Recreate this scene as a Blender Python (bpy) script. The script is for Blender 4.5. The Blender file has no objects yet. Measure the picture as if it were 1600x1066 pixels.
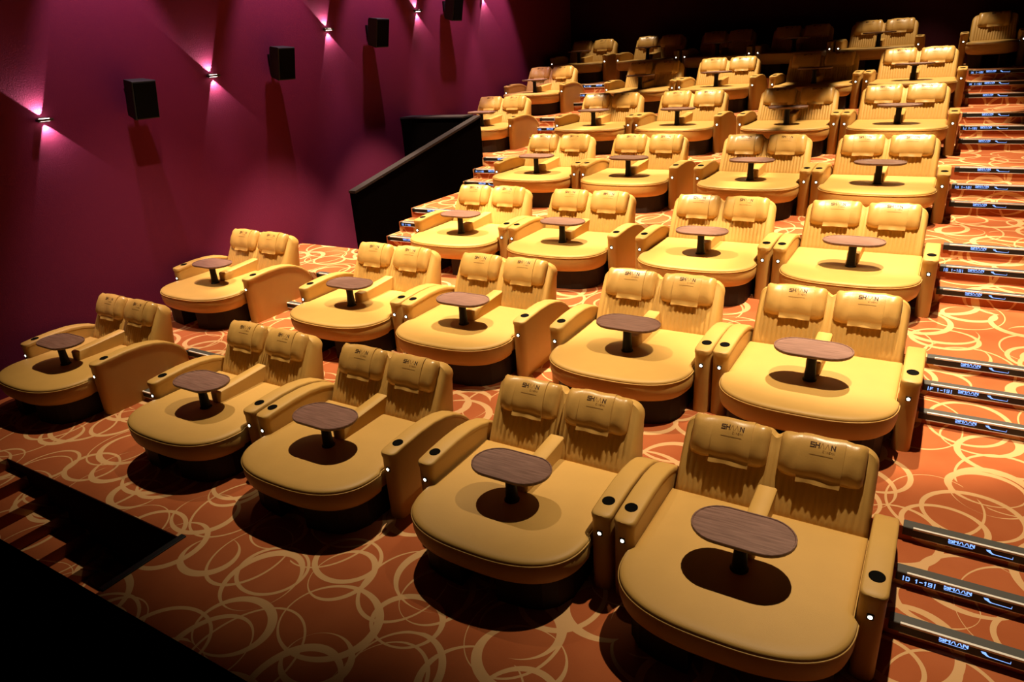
import bpy, bmesh, math, random
from mathutils import Vector, Matrix
random.seed(7)
S = bpy.context.scene
COL = S.collection
PI = math.pi

# ------------------------------------------------------------------ camera
cam_d = bpy.data.cameras.new('camera')
cam = bpy.data.objects.new('camera', cam_d); COL.objects.link(cam)
cam_d.sensor_width = 36.0
cam_d.lens = 1093.18 / 1600 * 36
r_ = Vector((0.85698507, 0.51154064, -0.06247208))
u_ = Vector((-0.14713921, 0.35905867, 0.9216436))
f_ = Vector((-0.4938893, 0.78064271, -0.3829756))
M = Matrix((r_, u_, -f_)).transposed().to_4x4()
M.translation = Vector((2.555, -3.477, 3.468))
cam.matrix_world = M
cam_d.clip_start = 0.05; cam_d.clip_end = 100
S.camera = cam

# ------------------------------------------------------------------ world, exposure
S.view_settings.view_transform = 'Standard'
S.view_settings.look = 'None'
S.view_settings.exposure = 0.0
S.view_settings.gamma = 1.0
S.view_settings.use_curve_mapping = False
w = bpy.data.worlds.new('world'); S.world = w; w.use_nodes = True
w.node_tree.nodes['Background'].inputs[0].default_value = (0.9, 0.6, 0.45, 1)
w.node_tree.nodes['Background'].inputs[1].default_value = 0.002

# ------------------------------------------------------------------ ceiling lamps
WARM = (1.0, 0.80, 0.54)
def spot(name, loc, target, power, half_deg, blend, color=WARM, radius=0.04):
    d = bpy.data.lights.new(name, 'SPOT')
    d.energy = power; d.color = color; d.spot_size = math.radians(2 * half_deg)
    d.spot_blend = blend; d.shadow_soft_size = radius
    o = bpy.data.objects.new(name, d); COL.objects.link(o)
    o.location = loc
    dv = Vector(target) - Vector(loc)
    o.rotation_euler = dv.to_track_quat('-Z', 'Y').to_euler()
    return o
CEIL = 6.3
# (y of the lamp row, power, half angle)
for ly, lp, ha, bl in ((1.9, 1700, 32, .85), (4.3, 3300, 26, .35), (6.65, 2400, 26, .25), (8.95, 2100, 24.5, .25), (11.3, 1550, 22, .22)):
    for lx in (-4.75, -1.63, 2.02):
        spot('ceiling_spot', (lx, ly, CEIL - .05), (lx, ly, 0), lp, ha, bl)
spot('ceiling_spot', (1.75, 14.0, CEIL - .05), (1.75, 13.7, 0), 460, 27, .3)
spot('ceiling_spot', (-4.9, 14.1, CEIL - .05), (-4.9, 13.9, 0), 380, 21, .3)
# magenta wash on the left wall
MAG = (1.0, 0.62, 0.80)
for wy, wp in ((2.2, 470), (4.95, 480), (7.2, 460), (9.5, 500), (11.3, 620)):
    spot('wall_wash_spot', (-5.85, wy, CEIL - .05), (-6.8, wy, 2.2), wp, 25, .5, MAG, .05)

# ------------------------------------------------------------------ layout (metres)
RZ = [0, .320, .644, 1.110, 1.606, 2.082, 2.607]
EDGE = [-1.71, 1.148, 3.4126, 5.7126, 8.0007, 10.351, 12.515, 15.2]     # front edge of every tier
TREAD = .352
WX = -6.7           # left wall
RX = 6.0            # right wall
AISLE_L = (-5.1, -4.04)
AISLE_R = (2.64, 4.5)
BEDS = {(0, 0): (-5.791, 0.013), (0, 1): (-3.254, -0.002), (0, 2): (-1.604, -0.016), (0, 3): (0.214, -0.002), (0, 4): (1.837, -0.006),
        (1, 0): (-5.796, 2.146), (1, 1): (-3.277, 2.143), (1, 2): (-1.648, 2.14), (1, 3): (0.231, 2.141), (1, 4): (1.846, 2.158),
        (2, 1): (-3.236, 4.441), (2, 2): (-1.608, 4.427), (2, 3): (0.216, 4.445), (2, 4): (1.841, 4.457),
        (3, 1): (-3.238, 6.714), (3, 2): (-1.621, 6.714), (3, 3): (0.215, 6.714), (3, 4): (1.829, 6.714),
        (4, 0): (-5.764, 9.002), (4, 1): (-3.25, 9.002), (4, 2): (-1.631, 9.002), (4, 3): (0.213, 9.002), (4, 4): (1.827, 9.002),
        (5, 0): (-5.795, 11.352), (5, 1): (-3.242, 11.352), (5, 2): (-1.632, 11.352), (5, 3): (0.203, 11.352), (5, 4): (1.837, 11.352),
        (6, 0): (-5.74, 13.6), (6, 1): (-3.93, 13.6), (6, 2): (-2.27, 13.6), (6, 3): (-.62, 13.6), (6, 4): (1.01, 13.6)}

# ------------------------------------------------------------------ materials
def mat(name, color, rough=.6, spec=.4, bump=0, bscale=200, metallic=0, var=0):
    m = bpy.data.materials.new(name); m.use_nodes = True
    nt = m.node_tree; b = nt.nodes['Principled BSDF']
    b.inputs['Base Color'].default_value = (*color, 1)
    b.inputs['Roughness'].default_value = rough
    b.inputs['Specular IOR Level'].default_value = spec
    b.inputs['Metallic'].default_value = metallic
    if bump or var:
        tc = nt.nodes.new('ShaderNodeTexCoord')
        n = nt.nodes.new('ShaderNodeTexNoise'); n.inputs['Scale'].default_value = bscale
        n.inputs['Detail'].default_value = 3
        nt.links.new(tc.outputs['Object'], n.inputs['Vector'])
        if bump:
            bp = nt.nodes.new('ShaderNodeBump'); bp.inputs['Strength'].default_value = bump
            bp.inputs['Distance'].default_value = .004
            nt.links.new(n.outputs['Fac'], bp.inputs['Height'])
            nt.links.new(bp.outputs['Normal'], b.inputs['Normal'])
        if var:
            n2 = nt.nodes.new('ShaderNodeTexNoise'); n2.inputs['Scale'].default_value = 6
            n2.inputs['Detail'].default_value = 4
            nt.links.new(tc.outputs['Object'], n2.inputs['Vector'])
            mx = nt.nodes.new('ShaderNodeMix'); mx.data_type = 'RGBA'
            mx.inputs[6].default_value = (*[c * (1 - var) for c in color], 1)
            mx.inputs[7].default_value = (*[min(1, c * (1 + var)) for c in color], 1)
            nt.links.new(n2.outputs['Fac'], mx.inputs[0])
            nt.links.new(mx.outputs[2], b.inputs['Base Color'])
    return m
def emit(name, color, strength):
    m = bpy.data.materials.new(name); m.use_nodes = True
    b = m.node_tree.nodes['Principled BSDF']
    b.inputs['Base Color'].default_value = (.02, .02, .02, 1)
    b.inputs['Emission Color'].default_value = (*color, 1)
    b.inputs['Emission Strength'].default_value = strength
    return m

LEATHER = mat('tan_leather', (.52, .298, .074), .5, .35, .25, 260, var=.06)
PILLOWM = mat('glossy_tan_leather', (.50, .28, .072), .34, .5, .12, 90, var=.08)
BASE = mat('dark_brown_laminate', (.024, .014, .009), .6, .2)
PRINT = mat('brown_print', (.05, .02, .008), .6, .2)
PRINT2 = mat('faded_brown_print', (.26, .13, .03), .6, .2)
BLACK = mat('black_plastic', (.006, .006, .006), .45, .4)
POST = mat('black_metal', (.006, .004, .003), .5, .2)
EDGEM = mat('dark_teal_edging', (.008, .012, .012), .5, .3)
STRIP = mat('brushed_metal', (.8, .74, .66), .4, .5)
NOSE = mat('nosing_rubber', (.075, .07, .06), .5, .4)
SPK = mat('speaker_black', (.03, .03, .03), .6, .1)
GRILLE = mat('speaker_grille', (.0015, .0015, .0015), .9, .05)
HOLE = mat('cup_holder_black', (.002, .0015, .001), .8, .05)
PARA = mat('parapet_black', (.002, .0014, .0014), .9, .0)
CAPM = mat('parapet_cap_grey', (.022, .016, .017), .6, .1)
DARKW = mat('dark_maroon_paint', (.03, .004, .008), .85, .1)
CEILM = mat('ceiling_black', (.006, .005, .006), .9, .1)
PITM = mat('pit_wall_paint', (.03, .006, .004), .9, .1)
BRONZE = mat('sconce_bronze', (.03, .02, .008), .5, .4)
LED = emit('seat_led_glow', (1.0, 1.0, .8), 9)
SIGN = emit('sign_glow', (.22, .42, 1.0), 1.5)
BULB = emit('sconce_glow', (1.0, .78, .7), 14)

def wood():
    m = mat('walnut_laminate', (.14, .06, .04), .42, .4)
    nt = m.node_tree; b = nt.nodes['Principled BSDF']
    tc = nt.nodes.new('ShaderNodeTexCoord'); mp = nt.nodes.new('ShaderNodeMapping')
    mp.inputs['Scale'].default_value = (3, 45, 10)
    n = nt.nodes.new('ShaderNodeTexNoise'); n.inputs['Scale'].default_value = 2; n.inputs['Detail'].default_value = 6
    r = nt.nodes.new('ShaderNodeValToRGB')
    r.color_ramp.elements[0].position = .35; r.color_ramp.elements[0].color = (.14, .068, .048, 1)
    r.color_ramp.elements[1].position = .7; r.color_ramp.elements[1].color = (.25, .132, .098, 1)
    L = nt.links.new
    L(tc.outputs['Object'], mp.inputs['Vector']); L(mp.outputs[0], n.inputs['Vector'])
    L(n.outputs['Fac'], r.inputs[0]); L(r.outputs[0], b.inputs['Base Color'])
    return m
WOOD = wood()

def carpet():
    m = bpy.data.materials.new('orange_ring_carpet'); m.use_nodes = True
    nt = m.node_tree; b = nt.nodes['Principled BSDF']; N = nt.nodes.new; L = nt.links.new
    b.inputs['Roughness'].default_value = .95; b.inputs['Specular IOR Level'].default_value = .1
    g = N('ShaderNodeNewGeometry')
    sx = N('ShaderNodeSeparateXYZ'); L(g.outputs['Position'], sx.inputs[0])
    ad = N('ShaderNodeMath'); ad.operation = 'ADD'; L(sx.outputs[1], ad.inputs[0]); L(sx.outputs[2], ad.inputs[1])
    cx = N('ShaderNodeCombineXYZ'); L(sx.outputs[0], cx.inputs[0]); L(ad.outputs[0], cx.inputs[1])
    def math_(op, a, bb):
        n = N('ShaderNodeMath'); n.operation = op
        for i, v in enumerate((a, bb)):
            if isinstance(v, (int, float)): n.inputs[i].default_value = v
            else: L(v, n.inputs[i])
        return n.outputs[0]
    total = None
    #      cell  R    r_in  off   rot  shift      stretch
    for cell, R, rin, off, rot, sh, st in (
            (.80, .40, .345, .045, 12, (.1, .3), (1, 1.12)),
            (.86, .42, .375, .038, 75, (3.7, 1.3), (1.15, 1)),
            (1.05, .45, .428, .012, 33, (2.2, 9.1), (1.25, 1)),
            (.95, .40, .36, .036, 100, (5.9, 4.4), (1, 1.1))):
        mp = N('ShaderNodeMapping'); mp.inputs['Location'].default_value = (*sh, 0)
        mp.inputs['Rotation'].default_value = (0, 0, math.radians(rot))
        mp.inputs['Scale'].default_value = (st[0] / cell, st[1] / cell, 1)
        L(cx.outputs[0], mp.inputs[0])
        v = N('ShaderNodeTexVoronoi'); v.voronoi_dimensions = '2D'; v.inputs['Scale'].default_value = 1
        v.inputs['Randomness'].default_value = .42
        L(mp.outputs[0], v.inputs['Vector'])
        p = N('ShaderNodeVectorMath'); p.operation = 'SUBTRACT'
        L(mp.outputs[0], p.inputs[0]); L(v.outputs['Position'], p.inputs[1])
        flat = N('ShaderNodeVectorMath'); flat.operation = 'MULTIPLY'; flat.inputs[1].default_value = (1, 1, 0)
        L(p.outputs[0], flat.inputs[0])
        ln = N('ShaderNodeVectorMath'); ln.operation = 'LENGTH'; L(flat.outputs[0], ln.inputs[0])
        # a second, off-centre circle inside makes the ring thick on one side
        o = N('ShaderNodeVectorMath'); o.operation = 'SUBTRACT'; L(v.outputs['Color'], o.inputs[0])
        o.inputs[1].default_value = (.5, .5, .5)
        o1 = N('ShaderNodeVectorMath'); o1.operation = 'MULTIPLY'; o1.inputs[1].default_value = (off * 2, off * 2, 0)
        L(o.outputs[0], o1.inputs[0])
        q = N('ShaderNodeVectorMath'); q.operation = 'SUBTRACT'; L(flat.outputs[0], q.inputs[0]); L(o1.outputs[0], q.inputs[1])
        lq = N('ShaderNodeVectorMath'); lq.operation = 'LENGTH'; L(q.outputs[0], lq.inputs[0])
        sc = N('ShaderNodeSeparateColor'); L(v.outputs['Color'], sc.inputs[0])
        rad = math_('MULTIPLY_ADD', sc.outputs[2], .25); rad.node.inputs[2].default_value = .75    # each ring its own size
        outer = math_('LESS_THAN', ln.outputs['Value'], math_('MULTIPLY', rad, R))
        inner = math_('GREATER_THAN', lq.outputs['Value'], math_('MULTIPLY', rad, rin))
        ring = math_('MULTIPLY', outer, inner)
        total = ring if total is None else math_('MAXIMUM', total, ring)
    n = N('ShaderNodeTexNoise'); n.inputs['Scale'].default_value = 2.2; n.inputs['Detail'].default_value = 3
    L(cx.outputs[0], n.inputs['Vector'])
    base = N('ShaderNodeMix'); base.data_type = 'RGBA'
    base.inputs[6].default_value = (.31, .070, .020, 1); base.inputs[7].default_value = (.46, .135, .046, 1)
    L(n.outputs['Fac'], base.inputs[0])
    mx = N('ShaderNodeMix'); mx.data_type = 'RGBA'
    L(total, mx.inputs[0]); L(base.outputs[2], mx.inputs[6]); mx.inputs[7].default_value = (.62, .36, .16, 1)
    L(mx.outputs[2], b.inputs['Base Color'])
    f = N('ShaderNodeTexNoise'); f.inputs['Scale'].default_value = 350
    L(g.outputs['Position'], f.inputs['Vector'])
    bp = N('ShaderNodeBump'); bp.inputs['Strength'].default_value = .4; bp.inputs['Distance'].default_value = .005
    L(f.outputs['Fac'], bp.inputs['Height']); L(bp.outputs[0], b.inputs['Normal'])
    return m
CARPET = carpet()
def wallm():
    m = mat('purple_wall_fabric', (.125, .010, .038), .85, .15, .5, 60)
    nt = m.node_tree; b = nt.nodes['Principled BSDF']
    return m
WALLM = wallm()

# ------------------------------------------------------------------ helpers
def link(name, me, parent=None, m=None):
    o = bpy.data.objects.new(name, me); COL.objects.link(o)
    if parent is not None: o.parent = parent
    if m is not None and hasattr(me, 'materials') and not me.materials:
        for k in (m if isinstance(m, (list, tuple)) else [m]): me.materials.append(k)
    return o
def fin(name, bm, m, parent=None, smooth=35):
    bmesh.ops.recalc_face_normals(bm, faces=bm.faces[:])
    me = bpy.data.meshes.new(name); bm.to_mesh(me); bm.free()
    if smooth:
        for p in me.polygons: p.use_smooth = True
        me.set_sharp_from_angle(angle=math.radians(smooth))
    return link(name, me, parent, m)
def box(bm, x0, x1, y0, y1, z0, z1, bev=0, seg=2):
    r = bmesh.ops.create_cube(bm, size=1)
    vs = r['verts']
    for v in vs:
        v.co = Vector(((x0 + x1) / 2 + v.co.x * (x1 - x0), (y0 + y1) / 2 + v.co.y * (y1 - y0), (z0 + z1) / 2 + v.co.z * (z1 - z0)))
    if bev:
        es = list({e for v in vs for e in v.link_edges})
        bmesh.ops.bevel(bm, geom=es, offset=bev, segments=seg, affect='EDGES', profile=.5)
def rings(bm, loops, cap0=True, cap1=True):
    """skin a list of closed loops of points"""
    vl = [[bm.verts.new(p) for p in lp] for lp in loops]
    n = len(vl[0])
    for a, b in zip(vl, vl[1:]):
        for i in range(n):
            bm.faces.new((a[i], a[(i + 1) % n], b[(i + 1) % n], b[i]))
    if cap0: bm.faces.new(vl[0][::-1])
    if cap1: bm.faces.new(vl[-1])
    return vl
def tube(bm, pts, r, seg=6, closed=False):
    n = len(pts); loops = []
    for i, p in enumerate(pts):
        a = Vector(pts[(i - 1) % n] if closed or i else pts[0]); c = Vector(pts[(i + 1) % n] if closed or i < n - 1 else pts[-1])
        t = (c - a).normalized()
        s = t.cross(Vector((0, 0, 1)));
        if s.length < 1e-4: s = t.cross(Vector((1, 0, 0)))
        s.normalize(); k = s.cross(t)
        loops.append([Vector(p) + (s * math.cos(2 * PI * j / seg) + k * math.sin(2 * PI * j / seg)) * r for j in range(seg)])
    vl = [[bm.verts.new(q) for q in lp] for lp in loops]
    pairs = list(zip(vl, vl[1:])) + ([(vl[-1], vl[0])] if closed else [])
    for a, b in pairs:
        for i in range(seg): bm.faces.new((a[i], a[(i + 1) % seg], b[(i + 1) % seg], b[i]))
    if not closed:
        bm.faces.new(vl[0][::-1]); bm.faces.new(vl[-1])
def empty(name, loc, rot=0):
    o = bpy.data.objects.new(name, None); COL.objects.link(o)
    o.location = loc; o.rotation_euler = (0, 0, rot); o.empty_display_size = .2
    return o
def tag(o, label, cat, group=None):
    o['label'] = label; o['category'] = cat
    if group: o['group'] = group
    return o
def structure(o): o['kind'] = 'structure'; return o

# ---- stroke lettering: every glyph is a list of bars in a 1 x 1 cell
G = {'S': [(0, 1, 1, 1), (0, 1, 0, .5), (0, .5, 1, .5), (1, .5, 1, 0), (0, 0, 1, 0)],
     'H': [(0, 0, 0, 1), (1, 0, 1, 1), (0, .5, 1, .5)], 'N': [(0, 0, 0, 1), (0, 1, 1, 0), (1, 0, 1, 1)],
     'A': [(0, 0, .5, 1), (.5, 1, 1, 0)], 'D': [(0, 0, 0, 1), (0, 1, .8, 1), (.8, 1, 1, .7), (1, .7, 1, .3), (1, .3, .8, 0), (.8, 0, 0, 0)],
     'F': [(0, 0, 0, 1), (0, 1, 1, 1), (0, .5, .8, .5)], 'G': [(1, 1, 0, 1), (0, 1, 0, 0), (0, 0, 1, 0), (1, 0, 1, .5), (1, .5, .5, .5)],
     'J': [(1, 1, 1, 0), (1, 0, 0, 0), (0, 0, 0, .3)], 'K': [(0, 0, 0, 1), (0, .5, 1, 1), (0, .5, 1, 0)],
     '1': [(.5, 0, .5, 1), (.2, .8, .5, 1)], '9': [(0, 0, 1, 0), (1, 0, 1, 1), (1, 1, 0, 1), (0, 1, 0, .5), (0, .5, 1, .5)],
     '8': [(0, 0, 1, 0), (1, 0, 1, 1), (1, 1, 0, 1), (0, 1, 0, 0), (0, .5, 1, .5)], '-': [(.1, .5, .9, .5)], '|': [(.5, -.1, .5, 1.1)],
     'C': [(1, 1, 0, 1), (0, 1, 0, 0), (0, 0, 1, 0)], 'I': [(.5, 0, .5, 1)], 'E': [(1, 1, 0, 1), (0, 1, 0, 0), (0, 0, 1, 0), (0, .5, .8, .5)],
     'M': [(0, 0, 0, 1), (0, 1, .5, .4), (.5, .4, 1, 1), (1, 1, 1, 0)], ' ': []}
def text_quads(t, x, y, h, cw, gap, thick, thin=None):
    """quads (4 flat points each) of stroke text starting at x, baseline y"""
    out = []
    for ch in t:
        th = thin if (thin and ch == 'A') else thick
        for a, b, c, d in G[ch]:
            p = Vector((x + a * cw, y + b * h)); q = Vector((x + c * cw, y + d * h)); t_ = (q - p)
            if t_.length == 0: continue
            t_.normalize(); n = Vector((-t_.y, t_.x)) * th / 2; e = t_ * th / 2
            out.append([p - e + n, p - e - n, q + e - n, q + e + n])
        x += cw + gap
    return out

# ================================================================== room shell
floor = structure(empty('floor', (0, 0, 0)))
def slab(x0, x1, y0, y1, z0, z1, name='carpet_tier', m=None):
    bm = bmesh.new(); box(bm, x0, x1, y0, y1, z0, z1)
    return fin(name, bm, m or CARPET, floor, 0)
# front tier, with the well of the side stair left open
WELL = (-5.1, -2.3, -1.62, -1.0)
slab(WX, RX, -1.0, EDGE[1], -.3, 0)
slab(WX, WELL[0], EDGE[0], -1.0, -.3, 0)
slab(WELL[1], RX, EDGE[0], -1.0, -.3, 0)
VOM = (WX, -5.2, 4.66, 7.62)       # the entrance passage sunk in tiers three and four
slab(WX, RX, EDGE[1], EDGE[2], 0, RZ[1])
slab(WX, RX, EDGE[2], VOM[2], 0, RZ[2])
slab(VOM[1], RX, VOM[2], EDGE[3], 0, RZ[2])
slab(VOM[1], RX, EDGE[3], EDGE[4], 0, RZ[3])
for i in (4, 5, 6): slab(WX, RX, EDGE[i], EDGE[i + 1], 0, RZ[i])
slab(VOM[0], VOM[1], VOM[2], VOM[3], -.9, -.7)
# the stair down along the front edge
for k in range(9):
    x0 = WELL[0] + k * .31
    slab(x0, x0 + .31, WELL[2], WELL[3], -1.9, -.115 * (k + 1), 'stair_tread')
bm = bmesh.new(); box(bm, WELL[0], WELL[1], -1.0, -1.008, -1.9, -.003); structure_wall = fin('well_wall', bm, PITM, floor, 0)
bm = bmesh.new(); box(bm, WELL[1], WELL[1] + .02, WELL[2], WELL[3], -1.9, -.035); fin('well_wall', bm, PITM, floor, 0)
bm = bmesh.new(); box(bm, WELL[1] - .03, WELL[1] + .03, WELL[2] - .05, WELL[3] + .03, -.03, .012, .004, 1)
fin('well_edging', bm, EDGEM, floor)
slab(WX, RX, -7.0, EDGE[0] - .2, -2.4, -2.3, 'lower_floor', CEILM)

# lit step nosings of both aisles
ROWS = ['D 1-19', 'F 1-19', 'G 1-18', 'H 1-18', 'J 1-18', 'K 1-18']
def quads_mesh(name, quads, to3d, m, thick=None):
    bm = bmesh.new()
    for q in quads:
        bm.faces.new([bm.verts.new(to3d(p)) for p in q])
    me = bpy.data.meshes.new(name); bm.to_mesh(me); bm.free(); me.materials.append(m)
    return me
def sign_quads(x):
    q = text_quads('SHAAN', x, .007, .026, .021, .009, .0075, .005)
    q += text_quads('----------', x, -.0135, .02, .011, .0028, .004)
    s = x + .205                                               # leaf and long swoosh
    q.append([Vector((s, .018)), Vector((s + .010, .004)), Vector((s + .034, .004)), Vector((s + .024, .020))])
    q.append([Vector((s + .012, .005)), Vector((s + .034, -.008)), Vector((s + .05, -.006)), Vector((s + .032, .006))])
    q.append([Vector((s + .034, -.003)), Vector((s + .036, -.0085)), Vector((s + .148, -.0105)), Vector((s + .148, -.0065))])
    q.append([Vector((s + .1455, -.0105)), Vector((s + .148, -.0105)), Vector((s + .148, .008)), Vector((s + .1455, .008))])
    return q
def nosing(x0, x1, y, z, row, sign_x, mid):
    bm = bmesh.new(); box(bm, x0, x1, y - .012, y + .075, z - .062, z + .006, .004, 1)
    nz = fin('stair_nosing', bm, NOSE, floor)
    bm = bmesh.new(); box(bm, x0 + .06, x1, y - .017, y + .000, z - .004, z + .0095)
    box(bm, x0 + .06, x1, y - .015, y - .004, z - .066, z - .0595)
    fin('metal_edge', bm, STRIP, nz, 0)
    bm = bmesh.new(); box(bm, x0 + .004, x1, y - .0135, y - .011, z - .056, z - .006)
    fin('sign_panel', bm, BLACK, nz, 0)
    to3 = lambda p: (p.x, y - .0142, z - .034 + p.y)
    xs = [sign_x] + ([sign_x + 1.25] if x1 - sign_x > 1.7 else [])
    q = []
    for s in xs: q += sign_quads(s)
    link('lit_sign', quads_mesh('lit_sign', q, to3, SIGN), nz)
    if mid:
        q = text_quads('|' + ROWS[row] + '|', x0 + .035, -.014, .026, .017, .008, .006)
        if x1 > 4: q += text_quads('|' + ROWS[row] + '|', x0 + 1.27, -.014, .026, .017, .008, .006)
        link('row_sign', quads_mesh('row_sign', q, to3, SIGN), nz)
for i in range(6):
    for k in (1, 2, 3):
        z = RZ[i] + (RZ[i + 1] - RZ[i]) * k / 3
        y = EDGE[i + 1] - (3 - k) * TREAD
        for (a0, a1), side in ((AISLE_L, 0), (AISLE_R, 1)):
            if k < 3:
                bm = bmesh.new(); box(bm, a0, a1, y, EDGE[i + 1], RZ[i] + .001, z)
                fin('stair_step', bm, CARPET, floor, 0)
            if side == 0:
                xs = -4.96 if i >= 1 else -4.72
                nosing(a0 + (.03 if i in (2, 3) else .0), a1 - .0, y, z, i, xs + .22, k == 2 or (i == 5 and k == 3))
            else:
                nosing(a0 + .03, a1, y, z, i, 2.94, k == 2 or (i == 5 and k == 3))

def wall(name, x0, x1, y0, y1, z0, z1, m):
    bm = bmesh.new(); box(bm, x0, x1, y0, y1, z0, z1)
    return structure(fin(name, bm, m, None, 0))
wall('wall_left', WX - .2, WX, -7, 15.4, -2.5, CEIL, WALLM)
wall('wall_right', RX, RX + .2, -7, 15.4, -2.5, CEIL, DARKW)
wall('wall_back', WX, RX, 15.2, 15.4, 0, CEIL, DARKW)
wall('wall_front', WX, RX, EDGE[0] - .15, EDGE[0], -2.4, .004, PARA)
wall('ceiling', WX - .2, RX + .2, -7, 15.4, CEIL, CEIL + .2, CEILM)

# black parapet round the entrance passage
par = empty('trim_1', (-5.15, 6.2, 0)); structure(par)
def prism(bm, prof, x0, x1):
    rings(bm, [[(x0, y, z) for y, z in prof], [(x1, y, z) for y, z in prof]])
bm = bmesh.new(); prism(bm, [(4.45 - 6.2, -.7), (4.45 - 6.2, 1.60), (8.03 - 6.2, 2.34), (8.03 - 6.2, -.7)], -.07, .05)
fin('sloping_panel', bm, PARA, par, 0)
bm = bmesh.new(); prism(bm, [(4.44 - 6.2, 1.602), (4.44 - 6.2, 1.64), (8.04 - 6.2, 2.38), (8.04 - 6.2, 2.342)], -.08, .06)
fin('sloping_cap', bm, CAPM, par, 0)
bm = bmesh.new(); box(bm, WX + .0 + 5.15, -.08, 7.64 - 6.2, 8.0 - 6.2, -.7, 2.37); fin('back_panel', bm, PARA, par, 0)
bm = bmesh.new(); box(bm, WX + .0 + 5.15, -.08, 7.62 - 6.2, 8.0 - 6.2, 2.372, 2.40); fin('back_cap', bm, CAPM, par, 0)

# ================================================================== the recliner
def seat_outline(W, inset=0., n=44):
    """D shaped seen from above: straight sides, superellipse front"""
    sx = W + .025; y0 = -.05; sy = .475
    pts = []
    e = 2 / 2.6
    for i in range(n + 1):
        a = -PI / 2 + PI * (i / n - .5) * 1.0
        a = PI * i / n
        c, s = math.cos(a), math.sin(a)
        x = (abs(c) ** e) * (1 if c >= 0 else -1) * (sx - inset)
        y = y0 - (abs(s) ** e) * (sy - inset)
        pts.append((x, y))
    # pts run from +x round the front to -x
    full = [(W - .006 - inset, .74 - inset), (W - .006 - inset, .4), (W - .006 - inset, .0)] + pts + [(-(W - .006 - inset), .0), (-(W - .006 - inset), .4), (-(W - .006 - inset), .74 - inset)]
    return full
def prof_arm(top_off=0.):
    return [(0, .612), (.03, .618), (.15, .63), (.36, .642), (.55, .638), (.70, .615), (.82, .578), (.92, .525), (1.0, .462), (1.05, .40), (1.065, .34)]

def loft_x(bm, cols):
    """cols: list of (list of 3D points) -> closed cross sections joined, ends capped"""
    return rings(bm, cols)

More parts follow.
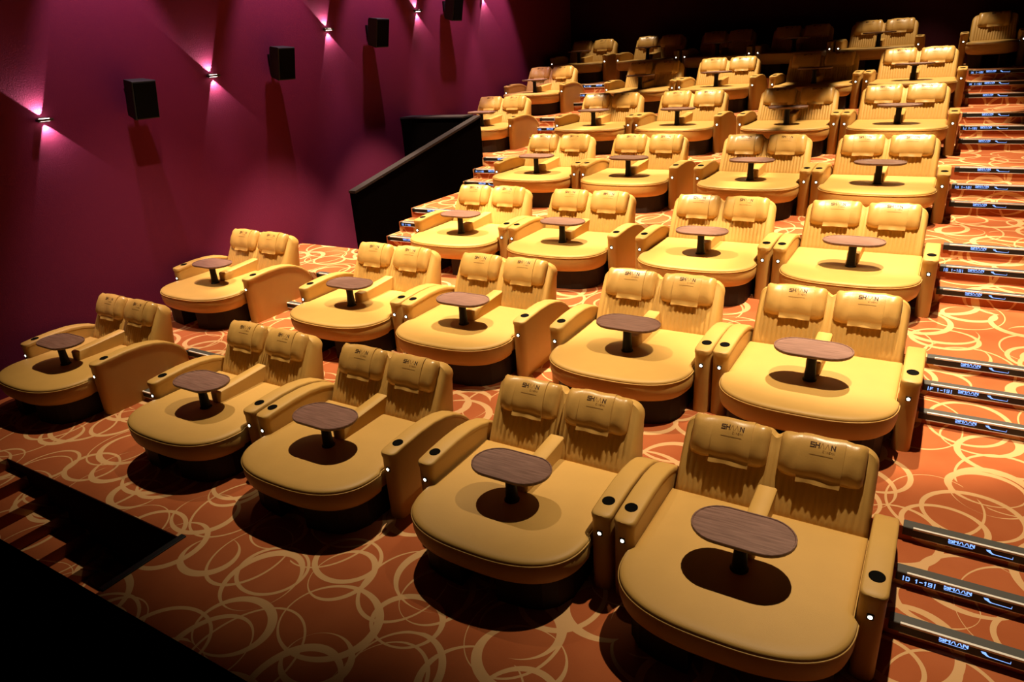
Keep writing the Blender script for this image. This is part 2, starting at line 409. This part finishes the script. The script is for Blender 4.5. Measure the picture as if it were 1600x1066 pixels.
def build_recliner(W=.655, single=False):
    root = empty('recliner', (0, 0, 0))
    heads = [(-.015, W * .86)] if single else [(-.302, .250), (.302, .250)]
    # seat cushion
    bm = bmesh.new(); L = []
    for ins, z in ((.10, .235), (.045, .245), (.012, .28), (.0, .33), (.0, .415), (.004, .424), (.001, .433), (.006, .446), (.018, .454), (.045, .459), (.09, .46)):
        L.append([(x, y, z) for x, y in seat_outline(W, ins)])
    vl = rings(bm, L, True, False)
    bm.faces.new(vl[-1])
    seat = fin('seat_cushion', bm, LEATHER, root, 50)
    bm = bmesh.new()
    o = seat_outline(W, -.001)
    tube(bm, [(x, y, .424) for x, y in o], .0055, 5)
    fin('piping', bm, LEATHER, seat, 80)
    # plinth: two closed flanks and a cross panel, open in the middle at the front
    bm = bmesh.new()
    w2 = W * .92
    rings(bm, [[(x, y, z) for x, y in ((w2, .88), (w2, -.16), (w2 - .05, -.28), (w2 - .13, -.36), (w2 - .25, -.40), (.15, -.42), (.15, .05), (-.15, .05), (-.15, -.42), (-w2 + .25, -.40), (-w2 + .13, -.36), (-w2 + .05, -.28), (-w2, -.16), (-w2, .88))] for z in (0., .236)])
    fin('plinth', bm, BASE, root, 0)
    # backrest
    lean = math.atan2(.285, .53)
    bm = bmesh.new(); cols = []
    nx = 180 if not single else 108
    W2 = W - .012
    ribs = 30 if not single else 18
    for i in range(nx + 1):
        x = -W2 + 2 * W2 * i / nx
        t = abs(x) / W2
        edge = max(0., (abs(x) - (W2 - .05)) / .05)
        thin = math.sqrt(max(0., 1 - edge ** 2)) * .8 + .2
        rc = .12                                        # rounded shoulders
        dx = max(0., abs(x) - (W2 - rc))
        top = .60 - (rc - math.sqrt(max(0, rc * rc - dx * dx))) * .9
        if not single: top -= .035 * math.exp(-(x / .035) ** 2)
        rib = .5 - .5 * math.cos(2 * PI * (x / (2 * W2) + .5) * ribs)
        fade = 1 if t < .86 else max(0, (1 - t) / .14)
        pts = []
        th = .085 * thin                               # half thickness
        def P(s, n): return (x, .725 + s * math.sin(lean) + n * math.cos(lean) + .0, .425 + s * math.cos(lean) - n * math.sin(lean))
        taper = 1 - .05 * 0
        for s in (0, .06, .12, .18, .24, .30, .36, .42, .46, .50):
            k = min(1, s / .06) * fade * (1 if s < .44 else .25)
            s2 = s * top / .545
            bulge = .012 * math.sin(PI * min(1, s / .5))
            pts.append(P(s2, .085 - th - bulge - .0095 * (rib ** .8) * k + .006))
        for a in (20, 50, 80, 110, 140, 165):
            ar = math.radians(a)
            pts.append(P(top - .045 + .045 * math.sin(ar) * 1.0, .085 - th * math.cos(ar)))
        pts.append(P(top - .08, .085 + th))
        pts.append((x, .725 + top * math.sin(lean) * .55 + .085 + th, .30)); pts.append((x, .80, .20)); pts.append((x, .75, .24))
        cols.append([(p[0] * (1 - .012 * max(0, min(1, (p[2] - .42) / .55))), p[1], p[2]) for p in pts])
    loft_x(bm, cols)
    back = fin('backrest', bm, LEATHER, root, 40)
    # headrest pillows
    nrm = Vector((0, -math.cos(lean), math.sin(lean))); up = Vector((0, math.sin(lean), math.cos(lean)))
    S0 = .455
    cen = Vector((0, .725, .425)) + up * S0 + nrm * (.012)
    def bol(x, th, sa, sb, grow=0., ph=0.):
        a = .148 * sa + grow; b = .074 * sb + grow
        c, s = math.cos(th), math.sin(th)
        e = .8
        uu = (abs(s) ** e) * (1 if s > 0 else -1) * a; nn = (abs(c) ** e) * (1 if c > 0 else -1) * b
        p = cen + up * uu + nrm * nn
        return Vector((x, p.y, p.z))
    for hi, (hx, hw) in enumerate(heads):
        bm = bmesh.new(); cols = []
        rnd = random.Random(3 + hi)
        nn_ = 26
        for i in range(nn_ + 1):
            t = -1 + 2 * i / nn_
            en = (1 - abs(t) ** 14)
            sa = .86 + .14 * en; sb = .55 + .45 * (1 - abs(t) ** 12)
            if i in (0, nn_): sa, sb = .80, .38
            w_ = .0
            col = []
            for j in range(22):
                th = 2 * PI * j / 22
                pk = .006 * math.sin(9 * th + 5 * t) * (abs(t) ** 6) + .0035 * math.sin(7 * t + 2.2 * th + hi) + .003 * math.sin(13 * t - 3 * th)
                col.append(bol(hx + t * hw * .78 if single else hx + t * hw * 1.06, th, sa, sb, pk))
            cols.append(col)
        loft_x(bm, cols)
        pil = fin('headrest', bm, PILLOWM, root, 60)
        # centre sleeve of the pillow, hanging a little below it
        fw = .135; bm = bmesh.new(); cols = []
        fx = hx + (.02 if hi == 0 else -.0)
        def grow(t, th): return .006 + .0025 * math.sin(4 * t + th * 2 + hi)
        for i in range(17):
            t = -1 + 2 * i / 16; x = fx + t * fw
            front = []
            for j in range(35):
                th = math.radians(118 - j * 5.02)            # from over the top down the front
                g = grow(t, th)
                front.append(bol(x, th, 1, 1, g))
            lastp = front[-1]
            fold = .006 * math.sin(5 * t + 1.3 * hi)
            for e_ in (.02, .045): front.append(Vector((x, lastp.y + up.y * -e_ + nrm.y * fold * e_ * 20, lastp.z + up.z * -e_ * 1.0)))
            inner = [p - nrm * .005 for p in front[::-1]]
            cols.append(front + inner)
        loft_x(bm, cols)
        slv = fin('headrest_sleeve', bm, PILLOWM, pil, 50)
        def on_pillow(p):                                       # wraps flat lettering on the sleeve
            th = math.radians(24) + p.y / .115
            return bol(p.x, th, 1, 1, grow((p.x - fx) / fw, th) + .0011)
        bm = bmesh.new()
        for qs, mi in ((text_quads('SH', fx - .075, .0, .027, .022, .009, .007) + text_quads('N', fx + .052, .0, .027, .022, .009, .007), 0),
                       (text_quads('AA', fx - .014, .0, .029, .022, .009, .0045), 1),
                       (text_quads('CINEMA', fx + .004, -.0205, .009, .008, .0045, .002) + text_quads('-' * 18, fx - .073, -.041, .010, .0060, .0020, .0026), 1)):
            for qd in qs:
                f = bm.faces.new([bm.verts.new(on_pillow(p)) for p in qd]); f.material_index = mi
        fin('printed_name', bm, [PRINT, PRINT2], pil, 0)
    # armrests
    top = prof_arm()
    for sgn in (-1, 1):
        ax = sgn * (W + .0745)
        bm = bmesh.new(); hwid = .069
        # plan outline rounded at the front, extruded along the top curve
        def section(y):                                          # half width of the arm at depth y
            if y < .05: return hwid - .05 + math.sqrt(max(0, .05 ** 2 - (.05 - y) ** 2)) * .98 + .001
            return hwid
        ys = [0, .004, .014, .03, .05, .15, .36, .55, .70, .82, .92, 1.0, 1.05, 1.065]
        def ztop(y):
            for (a, za), (b, zb) in zip(top, top[1:]):
                if a <= y <= b: return za + (zb - za) * (y - a) / (b - a)
            return top[-1][1]
        cols = []
        for y in ys:
            h = section(y); z1 = ztop(y) - .040
            cols.append([(ax - h, y, 0), (ax + h, y, 0), (ax + h, y, z1), (ax - h, y, z1)])
        rings(bm, cols)
        arm = fin('armrest', bm, LEATHER, root, 45)
        bm = bmesh.new(); cols = []
        for y in ys:
            h = section(y) + .0035; z1 = ztop(y); yy = y - .005 if y < .05 else y
            if y == 1.065: yy += .004
            cols.append([(ax - h, yy, z1 - .039), (ax + h, yy, z1 - .039), (ax + h + .001, yy, z1 - .016), (ax + h - .004, yy, z1 - .005), (ax + h - .016, yy, z1), (ax - h + .016, yy, z1), (ax - h + .004, yy, z1 - .005), (ax - h - .001, yy, z1 - .016)])
        rings(bm, cols)
        fin('armrest_pad', bm, LEATHER, arm, 45)
        bm = bmesh.new(); cy = .151; cz = ztop(cy) - .0005
        prof = [(.044, 0), (.044, .003), (.041, .004), (.038, .002), (.034, .0015), (.001, .0015)]
        rings(bm, [[(ax + r * math.cos(2 * PI * j / 20), cy + r * math.sin(2 * PI * j / 20), cz + z + (r * math.sin(2 * PI * j / 20)) * .08) for j in range(20)] for r, z in prof])
        fin('cup_holder', bm, HOLE, arm, 40)
        bm = bmesh.new(); box(bm, ax - .019, ax + .019, -.006, .012, .449, .489, .003, 1)
        lamp = fin('light_housing', bm, BLACK, arm, 40)
        bm = bmesh.new()
        rings(bm, [[(ax + r * math.cos(2 * PI * j / 12), y, .469 + r * math.sin(2 * PI * j / 12)) for j in range(12)] for r, y in ((.0125, -.0055), (.011, -.0085), (.006, -.0105))])
        fin('light_lens', bm, LED, lamp, 60)
    if not single:
        # centre armrest, rounded at its front end
        bm = bmesh.new(); cols = []
        for y, h in ((.185, .020), (.19, .04), (.205, .055), (.23, .062), (.4, .063), (.6, .063), (.80, .063)):
            z1 = .565 + (y - .18) * .075
            cols.append([(-h, y, .455), (h, y, .455), (h, y, z1 - .01), (h - .01, y, z1), (-h + .01, y, z1), (-h, y, z1 - .01)])
        rings(bm, cols)
        fin('centre_armrest', bm, LEATHER, root, 45)
        # swivel table: stadium top with raised rim on a post
        def stadium(hl, r, n=14):
            p = []
            for i in range(n + 1):
                a = -PI / 2 + PI * i / n; p.append((hl + r * math.cos(a), r * math.sin(a)))
            for i in range(n + 1):
                a = PI / 2 + PI * i / n; p.append((-hl + r * math.cos(a), r * math.sin(a)))
            return p
        bm = bmesh.new(); hl = .125
        lv = []
        for r, z in ((.10, .713), (.165, .713), (.178, .717), (.183, .725), (.183, .739), (.180, .743), (.174, .743), (.170, .737), (.06, .737)):
            lv.append([(x, y + .10, z) for x, y in stadium(hl, r)])
        rings(bm, lv)
        fin('table_top', bm, WOOD, root, 35)
        bm = bmesh.new()
        rings(bm, [[(r * math.cos(2 * PI * j / 18), .08 + r * math.sin(2 * PI * j / 18), z) for j in range(18)] for r, z in ((.058, .455), (.056, .468), (.047, .475), (.040, .60), (.040, .69), (.07, .700), (.07, .714))])
        fin('table_post', bm, POST, root, 40)
    return root

def dup(o, parent=None):
    c = o.copy(); COL.objects.link(c)
    if parent is not None: c.parent = parent
    for ch in KIDS.get(o.name, []): dup(ch, c)
    return c

ORD = ['front row', 'second row', 'third row', 'fourth row', 'fifth row', 'sixth row', 'back row']
PLACE = {0: 'against the left wall', 1: 'right beside the left aisle steps', 2: 'second right of the left aisle',
         3: 'second from the right aisle', 4: 'beside the right aisle steps'}
EXTRA = {(0, 4): 'nearest the camera', (6, 2): 'unlit', (6, 3): 'unlit', (5, 1): 'in shadow'}
proto = build_recliner()
KIDS = {}
for o in bpy.data.objects:
    if o.parent: KIDS.setdefault(o.parent.name, []).append(o)
first = True
for (row, b), (x, y) in BEDS.items():
    o = proto if first else dup(proto)
    first = False
    o.location = (x, y, RZ[row])
    lab = 'tan leather double recliner in the %s, %s' % (ORD[row], PLACE[b])
    if (row, b) in EXTRA: lab += ', ' + EXTRA[(row, b)]
    tag(o, lab, 'recliner', 'double recliners with swivel tables')
sg = build_recliner(.405, True)
sg.location = (2.98, 13.6, RZ[6]); sg.name = 'single_recliner'
tag(sg, 'narrow tan leather single recliner in the back row above the right aisle steps', 'recliner')

# ================================================================== wall lamps and speakers
SC = [(1.088, 3.055), (3.542, 3.40), (5.988, 3.985), (8.476, 4.29), (10.90, 4.60)]
LAB = ['leftmost brass up and down wall lamp, low on the purple wall', 'second wall lamp from the left, between the two nearest speakers',
       'third wall lamp from the left, right of the second speaker', 'fourth wall lamp from the left, near the top of the photo',
       'farthest wall lamp, only its lower beam in view at the top edge']
for (y, z), lb in zip(SC, LAB):
    t = empty('wall_lamp', (WX, y, z))
    bm = bmesh.new(); box(bm, .0, .012, -.05, .05, -.028, .028, .003, 1); fin('back_plate', bm, BRONZE, t)
    bm = bmesh.new(); box(bm, .012, .10, -.085, .085, -.014, .014, .005, 2); fin('lamp_body', bm, BRONZE, t)
    for s in (1, -1):
        bm = bmesh.new()
        rings(bm, [[(.055 + rx * math.cos(2 * PI * j / 14), ry * math.sin(2 * PI * j / 14), s * zz) for j in range(14)] for rx, ry, zz in ((.03, .062, .0141), (.029, .060, .0155), (.015, .03, .0160))])
        fin('lamp_lens', bm, BULB, t, 50)
        d = bpy.data.lights.new('wall_lamp_beam', 'SPOT'); d.energy = 60; d.color = (1.0, .88, .82)
        d.spot_size = math.radians(72); d.spot_blend = .12; d.shadow_soft_size = .01
        lo = bpy.data.objects.new('wall_lamp_beam', d); COL.objects.link(lo); lo.parent = t
        lo.location = (.035, 0, s * .03)
        lo.rotation_euler = (Vector((-.10, -s * .22, s * 1))).to_track_quat('-Z', 'Y').to_euler()
    tag(t, lb, 'lamp', 'up and down lamps on the purple wall')
SP = [(2.24, 3.24), (4.69, 3.56), (7.02, 3.96), (9.43, 4.39)]
SLAB = ['large black wall speaker nearest the camera, left of the second lamp', 'black wall speaker between the second and third lamps',
        'dim black wall speaker between the third and fourth lamps', 'farthest black wall speaker at the top edge, past the fourth lamp']
for (y, z), lb in zip(SP, SLAB):
    t = empty('wall_speaker', (WX + .02, y, z)); t.scale = (.88, .88, .88)
    bm = bmesh.new(); box(bm, -.02, .012, -.06, .06, -.10, .10); box(bm, .0, .11, -.03, .03, -.03, .03)
    fin('bracket', bm, BLACK, t, 0)
    bm = bmesh.new()
    # cabinet: tapers towards the wall, tilted down into the room
    R = Matrix.Rotation(math.radians(12), 4, 'Y')
    pr = []
    for xx, hy, z0, z1 in ((.09, .13, -.20, .22), (.13, .15, -.25, .255), (.36, .19, -.27, .27), (.375, .185, -.262, .262)):
        pr.append([R @ Vector((xx, sy, zz)) for sy, zz in ((-hy, z0), (hy, z0), (hy, z1), (-hy, z1))])
    rings(bm, pr); fin('cabinet', bm, SPK, t, 0)
    bm = bmesh.new(); box(bm, .376, .388, -.175, .175, -.25, .25, .004, 1)
    for v in bm.verts: v.co = R @ v.co
    gr = fin('grille', bm, GRILLE, t, 30)
    tag(t, lb, 'speaker', 'speakers on the purple wall')
